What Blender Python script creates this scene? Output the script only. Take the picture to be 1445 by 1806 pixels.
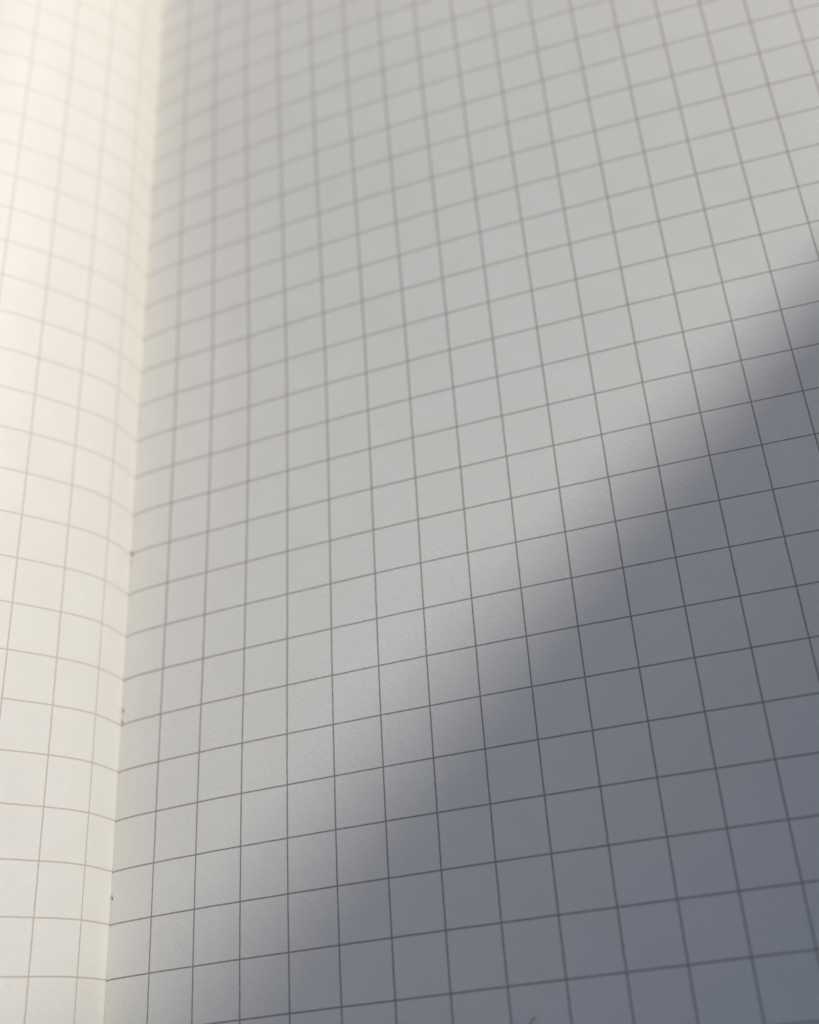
import bpy, bmesh, math, random
from mathutils import Vector, Matrix, noise

for o in list(bpy.data.objects):
    bpy.data.objects.remove(o, do_unlink=True)

scene = bpy.context.scene
col = scene.collection
U = 0.005                      # one printed square: 5 mm. Notebook space is counted in squares

# ------------------------------------------------------------------ camera
cam_d = bpy.data.cameras.new('camera')
cam = bpy.data.objects.new('camera', cam_d)
col.objects.link(cam)
cam.matrix_world = Matrix((
    (0.96327787, 0.19370162, 0.1859447, 12.46835831 * U),
    (-0.08853953, 0.88292764, -0.46108517, -6.45602704 * U),
    (-0.25348866, 0.42768969, 0.8676549, 20.60874325 * U),
    (0, 0, 0, 1)))
cam_d.sensor_fit = 'HORIZONTAL'
cam_d.sensor_width = 36.0
cam_d.lens = 36.0 * 1971.11 / 1445.0
cam_d.shift_x = -111.8 / 1445.0
cam_d.shift_y = -9.76 / 1445.0
cam_d.clip_start = 0.005
cam_d.clip_end = 50.0
cam_d.dof.use_dof = True
cam_d.dof.focus_distance = 20.9 * U
cam_d.dof.aperture_fstop = 21.0
scene.camera = cam

# ------------------------------------------------------------------ sky, sun, exposure
SUN_EL = math.radians(36.0)
SUN_AZ = math.atan2(0.759, 0.651)           # clockwise from +Y
L = Vector((math.cos(SUN_EL) * math.sin(SUN_AZ), math.cos(SUN_EL) * math.cos(SUN_AZ), math.sin(SUN_EL)))

world = bpy.data.worlds.new('World')
scene.world = world
world.use_nodes = True
nt = world.node_tree
nt.nodes.clear()
sky = nt.nodes.new('ShaderNodeTexSky')
sky.sky_type = 'NISHITA'
sky.sun_disc = False
sky.sun_elevation = SUN_EL
sky.sun_rotation = SUN_AZ
sky.air_density = 1.0
sky.dust_density = 4.2
sky.ozone_density = 1.0
bg = nt.nodes.new('ShaderNodeBackground')
bg.inputs['Strength'].default_value = 0.079
wo = nt.nodes.new('ShaderNodeOutputWorld')
nt.links.new(sky.outputs[0], bg.inputs['Color'])
nt.links.new(bg.outputs[0], wo.inputs['Surface'])

sun_d = bpy.data.lights.new('sun', 'SUN')
sun_d.energy = 1.95
sun_d.angle = math.radians(4.2)
sun_d.color = (1.0, 0.966, 0.90)
sun = bpy.data.objects.new('sun', sun_d)
col.objects.link(sun)
sun.rotation_euler = (-L).to_track_quat('-Z', 'Y').to_euler()
sun.location = L * 2.0

vs = scene.view_settings
vs.view_transform = 'Standard'
vs.look = 'None'
vs.exposure = 0.0
vs.gamma = 1.0
vs.use_curve_mapping = False
scene.render.engine = 'CYCLES'
scene.cycles.max_bounces = 12
scene.cycles.diffuse_bounces = 8


# ------------------------------------------------------------------ helpers
def tag(o, label=None, cat=None, kind=None, group=None):
    if label: o['label'] = label
    if cat: o['category'] = cat
    if kind: o['kind'] = kind
    if group: o['group'] = group
    return o


def mesh_obj(name, verts, faces, mat, parent=None, uvs=None, smooth=True):
    me = bpy.data.meshes.new(name)
    me.from_pydata(verts, [], faces)
    if uvs:
        lay = me.uv_layers.new(name='grid')
        for lp in me.loops:
            lay.data[lp.index].uv = uvs[lp.vertex_index]
    for p in me.polygons:
        p.use_smooth = smooth
    me.materials.append(mat)
    me.validate()
    o = bpy.data.objects.new(name, me)
    col.objects.link(o)
    if parent:
        o.parent = parent
    return o


def new_mat(name):
    m = bpy.data.materials.new(name)
    m.use_nodes = True
    n = m.node_tree
    return m, n, n.nodes['Principled BSDF']


class N:
    """small node-graph builder"""
    def __init__(self, tree): self.t = tree
    def add(self, typ, **kw):
        nd = self.t.nodes.new(typ)
        for k, v in kw.items(): setattr(nd, k, v)
        return nd
    def link(self, a, b): self.t.links.new(a, b)
    def math(self, op, a, b=None, c=None, clamp=False):
        nd = self.add('ShaderNodeMath', operation=op, use_clamp=clamp)
        for i, v in enumerate((a, b, c)):
            if v is None: continue
            if isinstance(v, (int, float)): nd.inputs[i].default_value = v
            else: self.link(v, nd.inputs[i])
        return nd.outputs[0]
    def noise(self, vec, scale, detail=2.0, rough=0.5):
        nd = self.add('ShaderNodeTexNoise')
        nd.inputs['Scale'].default_value = scale
        nd.inputs['Detail'].default_value = detail
        nd.inputs['Roughness'].default_value = rough
        if vec is not None: self.link(vec, nd.inputs['Vector'])
        return nd.outputs['Fac']
    def remap(self, v, a, b, c, d, smooth=False):
        nd = self.add('ShaderNodeMapRange')
        if smooth: nd.interpolation_type = 'SMOOTHSTEP'
        self.link(v, nd.inputs[0])
        for i, x in enumerate((a, b, c, d)): nd.inputs[1 + i].default_value = x
        return nd.outputs[0]
    def mix(self, fac, a, b, blend='MIX'):
        nd = self.add('ShaderNodeMix', data_type='RGBA', blend_type=blend)
        if isinstance(fac, (int, float)): nd.inputs[0].default_value = fac
        else: self.link(fac, nd.inputs[0])
        for i, v in ((6, a), (7, b)):
            if isinstance(v, tuple): nd.inputs[i].default_value = (*v, 1)
            else: self.link(v, nd.inputs[i])
        return nd.outputs[2]


# ------------------------------------------------------------------ materials
PAPER = (0.822, 0.818, 0.780)


def paper_mat(name, ink):
    m, tree, bsdf = new_mat(name)
    g = N(tree)
    uv = g.add('ShaderNodeUVMap', uv_map='grid').outputs[0]
    sep = g.add('ShaderNodeSeparateXYZ'); g.link(uv, sep.inputs[0])
    obj = g.add('ShaderNodeTexCoord').outputs['Object']
    # the press wanders by a few hundredths of a millimetre
    wob = g.math('MULTIPLY', g.math('SUBTRACT', g.noise(uv, 2.3, 2), 0.5), 0.012)

    def line(coord, hw):
        c = g.math('ADD', coord, wob)
        d = g.math('ABSOLUTE', g.math('SUBTRACT', g.math('FRACT', g.math('ADD', c, 0.5)), 0.5))
        return g.remap(d, hw * 0.7, hw * 1.3, 1.0, 0.0, True)
    lu = line(sep.outputs[0], 0.0148)
    lu = g.math('MULTIPLY', lu, g.math('GREATER_THAN', sep.outputs[0], 0.5))     # no rule in the fold itself
    lv = line(sep.outputs[1], 0.0142)
    ln = g.math('MAXIMUM', lu, lv)
    patch = g.remap(g.noise(uv, 9.0, 3, 0.6), 0.3, 0.7, 0.72, 1.0)               # uneven inking
    ln = g.math('MULTIPLY', ln, patch)
    fib = g.noise(obj, 2600.0, 4, 0.65)
    mp = g.add('ShaderNodeMapping')
    mp.inputs['Rotation'].default_value = (0, 0, math.radians(45))
    ms = g.add('ShaderNodeMapping')
    ms.inputs['Scale'].default_value = (1300, 3800, 2400)
    g.link(obj, mp.inputs['Vector'])
    g.link(mp.outputs[0], ms.inputs['Vector'])
    fibre = g.noise(ms.outputs[0], 1.0, 3, 0.6)                                  # short fibres lying mostly one way
    cloud = g.noise(obj, 160.0, 3, 0.5)
    mottle = g.noise(obj, 480.0, 2, 0.5)
    base = g.mix(g.remap(cloud, 0.3, 0.7, 0, 1), PAPER, tuple(c * f for c, f in zip(PAPER, (0.975, 0.972, 0.962))))
    base = g.mix(g.remap(fib, 0.35, 0.65, 0.0, 0.22), base, tuple(c * 0.86 for c in PAPER))
    base = g.mix(g.remap(mottle, 0.3, 0.7, 0.0, 0.25), base, tuple(c * 0.9 for c in PAPER))
    colr = g.mix(ln, base, ink)
    g.link(colr, bsdf.inputs['Base Color'])
    bsdf.inputs['Roughness'].default_value = 0.52
    bsdf.inputs['Specular IOR Level'].default_value = 0.7
    bmp = g.add('ShaderNodeBump')
    bmp.inputs['Strength'].default_value = 0.35
    bmp.inputs['Distance'].default_value = 0.000065
    g.link(g.math('ADD', g.math('ADD', fib, g.math('MULTIPLY', fibre, 1.1)), g.math('MULTIPLY', g.noise(obj, 1100.0, 3, 0.65), 0.4)), bmp.inputs['Height'])
    g.link(bmp.outputs[0], bsdf.inputs['Normal'])
    return m


M_RIGHT = paper_mat('ruled_paper_recto', (0.21, 0.19, 0.18))
M_LEFT = paper_mat('ruled_paper_verso', (0.50, 0.45, 0.395))          # left page gets a paler ruling ink


def simple_mat(name, rgb, rough=0.7, var=0.15, scale=200.0, bump=0.0):
    m, tree, bsdf = new_mat(name)
    g = N(tree)
    obj = g.add('ShaderNodeTexCoord').outputs['Object']
    n = g.noise(obj, scale, 4, 0.6)
    c = g.mix(g.remap(n, 0.3, 0.7, 0, 1), tuple(x * (1 - var) for x in rgb), tuple(min(1, x * (1 + var)) for x in rgb))
    g.link(c, bsdf.inputs['Base Color'])
    bsdf.inputs['Roughness'].default_value = rough
    bsdf.inputs['Specular IOR Level'].default_value = 0.3
    if bump:
        b = g.add('ShaderNodeBump')
        b.inputs['Distance'].default_value = bump
        b.inputs['Strength'].default_value = 0.6
        g.link(n, b.inputs['Height'])
        g.link(b.outputs[0], bsdf.inputs['Normal'])
    return m


def block_mat():
    m, tree, bsdf = new_mat('page_edges')
    g = N(tree)
    tc = g.add('ShaderNodeTexCoord').outputs['Object']
    mp = g.add('ShaderNodeMapping'); mp.inputs['Scale'].default_value = (120, 120, 9000)
    g.link(tc, mp.inputs['Vector'])
    n = g.noise(mp.outputs[0], 1.0, 2, 0.6)
    g.link(g.mix(g.remap(n, 0.3, 0.7, 0, 1), (0.62, 0.60, 0.55), (0.80, 0.785, 0.735)), bsdf.inputs['Base Color'])
    bsdf.inputs['Roughness'].default_value = 0.9
    b = g.add('ShaderNodeBump'); b.inputs['Distance'].default_value = 0.0002
    g.link(n, b.inputs['Height']); g.link(b.outputs[0], bsdf.inputs['Normal'])
    return m


def wood_mat():
    m, tree, bsdf = new_mat('desk_wood')
    g = N(tree)
    tc = g.add('ShaderNodeTexCoord').outputs['Object']
    mp = g.add('ShaderNodeMapping'); mp.inputs['Scale'].default_value = (3, 40, 3)
    g.link(tc, mp.inputs['Vector'])
    n = g.noise(mp.outputs[0], 2.0, 6, 0.6)
    g.link(g.mix(g.remap(n, 0.3, 0.7, 0, 1), (0.30, 0.20, 0.12), (0.42, 0.30, 0.19)), bsdf.inputs['Base Color'])
    bsdf.inputs['Roughness'].default_value = 0.5
    return m


M_BLOCK = block_mat()
M_COVER = simple_mat('cover_cloth', (0.05, 0.06, 0.09), 0.75, 0.25, 3000.0, 0.0001)
M_THREAD = simple_mat('thread', (0.72, 0.72, 0.66), 0.9, 0.12, 6000.0, 0.00003)
M_FLECK = simple_mat('fleck', (0.42, 0.40, 0.38), 0.9)
M_CARD = simple_mat('kraft_card', (0.46, 0.37, 0.26), 0.8, 0.06, 700.0, 0.00005)
M_WOOD = wood_mat()

# ------------------------------------------------------------------ page cross-sections (squares)
def smooth_profile(knots, smax, sig):
    """slope angle along the arc -> list of (s, x, z), finely sampled"""
    step = 0.01
    n = int(smax / step) + 1
    def ang(s):
        if s <= knots[0][0]: return knots[0][1]
        for (a, va), (b, vb) in zip(knots, knots[1:]):
            if s <= b:
                t = (s - a) / (b - a)
                return va + (vb - va) * t
        return knots[-1][1]
    raw = [ang(i * step) for i in range(n)]
    out = []
    for i in range(n):
        s = i * step
        w = max(1, int(min(sig * (0.25 + s), 0.8) / step))
        lo, hi = max(0, i - w), min(n - 1, i + w)
        w2 = min(i - lo, hi - i)
        seg = raw[i - w2:i + w2 + 1]
        out.append(sum(seg) / len(seg))
    pts = [(0.0, 0.0, 0.0)]
    x = z = 0.0
    for i in range(1, n):
        a = (out[i] + out[i - 1]) / 2
        x += math.cos(a) * step
        z += math.sin(a) * step
        pts.append((i * step, x, z))
    return pts


PAGE_W = 28.4
R_KN = [(0, .531), (.4, .215), (1, .155), (2, .13), (4, .103), (6, .077), (8, .05), (10, .034), (12, .024), (16, -.005), (20, -.04), (25, -.06), (29, -.07)]
L_KN = [(0, 1.501), (.4, 1.585), (1, 1.32), (1.7, 1.012), (2.6, .974), (4, .812), (5, .64), (6, .45), (8, .14), (10, -.02), (14, -.06), (22, -.05), (29, -.02)]
PR = smooth_profile(R_KN, PAGE_W, 0.2)
PL = smooth_profile(L_KN, PAGE_W, 0.2)


def at(prof, s):
    f = s / 0.01
    i = min(int(f), len(prof) - 2)
    t = f - i
    return (prof[i][1] + (prof[i + 1][1] - prof[i][1]) * t, prof[i][2] + (prof[i + 1][2] - prof[i][2]) * t)


Y0, Y1 = -14.6, 27.4           # near and far edge of the pages (42 squares = 210 mm)
K_R, K_L, DY_L = -0.131, 0.111, 0.022
STATIONS = [-2.5 + 3.69 * k for k in range(-3, 9)]          # sewing stations along the fold
HOLES = []
rng = random.Random(4)
for n_, st in enumerate(STATIONS):
    if Y0 + 1 < st < Y1 - 1:
        HOLES.append((st + (0.12 if n_ % 4 in (0, 1) else -0.02), 0.12 + 0.06 * rng.random()))
        # every other station shows a second, shallower prick beside the first
        HOLES.append((st - 0.12, 0.05 + 0.03 * rng.random() if n_ % 4 in (0, 1) else 0.005))


def s_values():
    v = []
    s = 0.0
    while s < PAGE_W - 1e-6:
        v.append(s)
        s += 0.02 if s < .3 else 0.05 if s < 1.2 else 0.1 if s < 4 else 0.25 if s < 12 else 0.5
    v.append(PAGE_W)
    return v


def y_values():
    v = set()
    y = Y0
    while y < Y1:
        v.add(round(y, 4)); y += 0.3
    v.add(Y1)
    for h, _ in HOLES:
        for k in range(-10, 11):
            v.add(round(h + k * 0.02, 4))
    v = sorted(v)
    out = [v[0]]
    for a in v[1:]:
        if a - out[-1] > 0.008: out.append(a)
    return out


def wave(x, y, seed):
    return (-0.12 * math.cos((y - 8.0) * math.pi / 11.0) if x > 0 else 0.0) + 0.030 * noise.noise(Vector((x * 0.13, y * 0.10, seed))) + 0.012 * noise.noise(Vector((x * 0.35, y * 0.3, seed + 7)))


def build_page(name, prof, sgn, koff, dy, seed, parent):
    SV, YV = s_values(), y_values()
    verts, uvs, faces = [], [], []
    th = 0.02
    for y in YV:
        for s in SV:
            x, z = at(prof, s)
            x2, z2 = at(prof, min(s + 0.01, PAGE_W)); x1, z1 = at(prof, max(s - 0.01, 0))
            tx, tz = x2 - x1, z2 - z1
            l = math.hypot(tx, tz); tx /= l; tz /= l
            nx, nz = -tz, tx
            w = wave(s * sgn, y, seed) * min(1.0, s / 2.5)
            x += nx * w; z += nz * w
            for h, d in HOLES:
                if abs(y - h) < 0.25 and s < 0.3:
                    z -= d * math.exp(-(s / 0.045) ** 2 - ((y - h) / 0.05) ** 2)
            verts.append((sgn * x * U, y * U, z * U))
            uvs.append((s + koff, -y + dy * -sgn if sgn < 0 else -y))
    nT, nS = len(verts), len(SV)
    # underside
    for j in range(len(YV)):
        for i in range(nS):
            x, y, z = verts[j * nS + i]
            s = SV[i]
            x2, z2 = at(prof, min(s + 0.01, PAGE_W)); x1, z1 = at(prof, max(s - 0.01, 0))
            tx, tz = x2 - x1, z2 - z1
            l = math.hypot(tx, tz)
            verts.append((x + sgn * tz / l * th * U, y, z - tx / l * th * U - (0.03 * U if i == 0 else 0)))
            uvs.append(uvs[j * nS + i])
    def quad(a, b, c, d):
        faces.append((a, b, c, d) if sgn > 0 else (d, c, b, a))
    J = len(YV)
    for j in range(J - 1):
        for i in range(nS - 1):
            a = j * nS + i
            quad(a, a + 1, a + nS + 1, a + nS)
            quad(nT + a + nS, nT + a + nS + 1, nT + a + 1, nT + a)
    for i in range(nS - 1):
        quad(i, nT + i, nT + i + 1, i + 1)
        b = (J - 1) * nS + i
        quad(b + 1, nT + b + 1, nT + b, b)
    for j in range(J - 1):
        a = j * nS
        quad(a + nS, nT + a + nS, nT + a, a)
        b = j * nS + nS - 1
        quad(b, nT + b, nT + b + nS, b + nS)
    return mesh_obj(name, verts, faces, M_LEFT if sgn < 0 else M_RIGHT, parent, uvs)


BASE = -0.8                    # underside of the page blocks, below the fold
def build_block(name, prof, sgn, parent):
    SV = [0.0, .1, .2, .3, .5, .7, 1, 1.3, 1.7, 2, 2.5, 3, 3.5, 4, 5, 6, 7, 8, 9, 10, 12, 14, 17, 20, 23, 26, PAGE_W]
    top = []
    for s in SV:
        x, z = at(prof, s)
        x2, z2 = at(prof, min(s + 0.05, PAGE_W)); x1, z1 = at(prof, max(s - 0.05, 0))
        tx, tz = x2 - x1, z2 - z1
        l = math.hypot(tx, tz)
        o = 0.26
        top.append((x + tz / l * o, z - tx / l * o))
    top = [(max(x, 0.05), z) for x, z in top]
    low_s = sorted(set([top[0][0]] + [p[0] for p in top]))
    verts, faces = [], []
    n = len(top)
    for y in (Y0 + 0.04, Y1 - 0.04):
        for x, z in top: verts.append((sgn * x * U, y * U, z * U))
        for x, z in top: verts.append((sgn * x * U, y * U, BASE * U))
    m = 2 * n
    for i in range(n - 1):
        faces.append((i, i + 1, m + i + 1, m + i))
        faces.append((n + i + 1, n + i, m + n + i, m + n + i + 1))
        faces.append((i + 1, i, n + i, n + i + 1))
        faces.append((m + i, m + i + 1, m + n + i + 1, m + n + i))
    faces.append((0, m, m + n, n))
    faces.append((n - 1, n + n - 1, m + 2 * n - 1, m + n - 1))
    if sgn < 0: faces = [tuple(reversed(f)) for f in faces]
    return mesh_obj(name, verts, faces, M_BLOCK, parent, smooth=False)


def box_obj(name, lo, hi, mat, parent=None, bevel=0.0):
    bm = bmesh.new()
    bmesh.ops.create_cube(bm, size=1.0)
    for v in bm.verts:
        v.co = Vector([(a + b) / 2 + c * (b - a) for a, b, c in zip(lo, hi, v.co)])
    if bevel:
        bmesh.ops.bevel(bm, geom=bm.edges[:], offset=bevel, segments=2, affect='EDGES')
    me = bpy.data.meshes.new(name)
    bm.to_mesh(me); bm.free()
    me.materials.append(mat)
    o = bpy.data.objects.new(name, me)
    col.objects.link(o)
    if parent: o.parent = parent
    return o


# ------------------------------------------------------------------ setting: the desk
DESK_Z = BASE * U - 0.002
desk = box_obj('desk_top', (-0.75, -0.45, DESK_Z - 0.03), (0.75, 0.75, DESK_Z), M_WOOD, bevel=0.002)
tag(desk, 'brown wooden desk top under the open notebook', 'desk', kind='structure')

# ------------------------------------------------------------------ the notebook
book = bpy.data.objects.new('notebook', None)
col.objects.link(book)
book.empty_display_size = 0.02
tag(book, 'open thick notebook with cream pages ruled in thin grey squares', 'notebook')

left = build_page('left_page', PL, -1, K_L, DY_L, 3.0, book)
tag(left, 'brightly sunlit left page curving steeply up from the fold')
right = build_page('right_page', PR, 1, K_R, 0.0, 11.0, book)
tag(right, 'flat right page with a soft blue shadow over its near corner')
build_block('page_block', PL, -1, book)
build_block('page_block', PR, 1, book)
xl = at(PL, PAGE_W)[0] * U + 0.003
xr = at(PR, PAGE_W)[0] * U + 0.003
box_obj('cover', (-xl, Y0 * U - 0.003, DESK_Z), (xr, Y1 * U + 0.003, BASE * U - 0.0001), M_COVER, book, 0.0006)

# sewing thread: a short stitch across each pair of holes, lying in the fold
def tube(name, pts, rad, mat, parent, seg=8):
    verts, faces = [], []
    for k, p in enumerate(pts):
        a = Vector(pts[max(k - 1, 0)]); b = Vector(pts[min(k + 1, len(pts) - 1)])
        d = (b - a).normalized()
        u = d.cross(Vector((1, 0, 0.01))).normalized(); w = d.cross(u)
        r = rad(k / (len(pts) - 1)) if callable(rad) else rad
        for q in range(seg):
            t = 2 * math.pi * q / seg
            verts.append(tuple(Vector(p) + (u * math.cos(t) + w * math.sin(t)) * r))
    for k in range(len(pts) - 1):
        for q in range(seg):
            faces.append((k * seg + q, k * seg + (q + 1) % seg, (k + 1) * seg + (q + 1) % seg, (k + 1) * seg + q))
    faces.append(tuple(range(seg - 1, -1, -1)))
    faces.append(tuple(range((len(pts) - 1) * seg, len(pts) * seg)))
    return mesh_obj(name, verts, faces, mat, parent)


for k in range(0, len(HOLES), 2):
    ya, yb = HOLES[k][0], HOLES[k + 1][0]
    pts = []
    for q in range(13):
        t = q / 12
        y = ya + 0.02 + (yb - ya - 0.04) * t
        z = 0.0 - 0.25 * (abs(2 * t - 1) ** 3)
        pts.append((0.035 * U, y * U, z * U))
    tube('stitch', pts, 0.02 * U, M_THREAD, book)

# a tiny curled fibre and a speck on the right page
def on_right(s, y, lift=0.0):
    x, z = at(PR, s)
    w = wave(s, y, 11.0) * min(1.0, s / 2.5)
    return (x * U, y * U, (z + w + lift) * U)


tube('fibre', [on_right(8.42 + 0.14 * t - K_R * 0, -5.62 + 0.09 * t + 0.05 * math.sin(3 * t), 0.012) for t in [i / 8 for i in range(9)]],
     lambda t: 0.011 * U * (1 - abs(2 * t - 1) ** 3 * 0.7), M_FLECK, right, 6)

# ------------------------------------------------------------------ added unseen card file whose upright edge shades the near corner
hd = Vector((L.x, L.y, 0)).normalized()           # towards the sun, level
sd = Vector((hd.y, -hd.x, 0))                     # to the right of that
edge = Vector((8.24 * U, 1.0 * U, 0)) + hd * 0.172
caster = bpy.data.objects.new('shadow_caster', None)
col.objects.link(caster)
caster.location = (edge.x, edge.y, DESK_Z)
caster.rotation_euler = (0, 0, math.atan2(sd.y, sd.x) - math.radians(2))
tag(caster, 'unseen brown card file added to cast the soft shadow on the right page', 'magazine file')
D_, W_, H_, T_ = 0.25, 0.10, 0.31, 0.0025


def panel(name, poly, axis, off):
    """poly in the plane across axis, extruded by the card thickness"""
    v, f = [], []
    n = len(poly)
    for o_ in (off, off + T_):
        for a, b in poly:
            v.append((a, o_, b) if axis == 'y' else (o_, a, b) if axis == 'x' else (a, b, o_))
    f.append(tuple(range(n - 1, -1, -1))); f.append(tuple(range(n, 2 * n)))
    for i in range(n):
        j = (i + 1) % n
        f.append((i, j, n + j, n + i))
    if axis == 'y': f = [tuple(reversed(q)) for q in f]
    return mesh_obj(name, v, f, M_CARD, caster, smooth=False)


side = [(0, 0), (D_, 0), (D_, 0.11), (0.13, H_), (0, H_)]
panel('side_panel', side, 'y', 0.0)
panel('side_panel', side, 'y', W_)
panel('back_panel', [(T_, T_), (W_, T_), (W_, H_ - 0.001), (T_, H_ - 0.001)], 'x', 0.0005)
panel('front_panel', [(T_, T_), (W_, T_), (W_, 0.108), (T_, 0.108)], 'x', D_ - T_ - 0.0005)
panel('base_panel', [(T_ + 0.001, T_), (D_ - T_ - 0.001, T_), (D_ - T_ - 0.001, W_), (T_ + 0.001, W_)], 'z', 0.0)
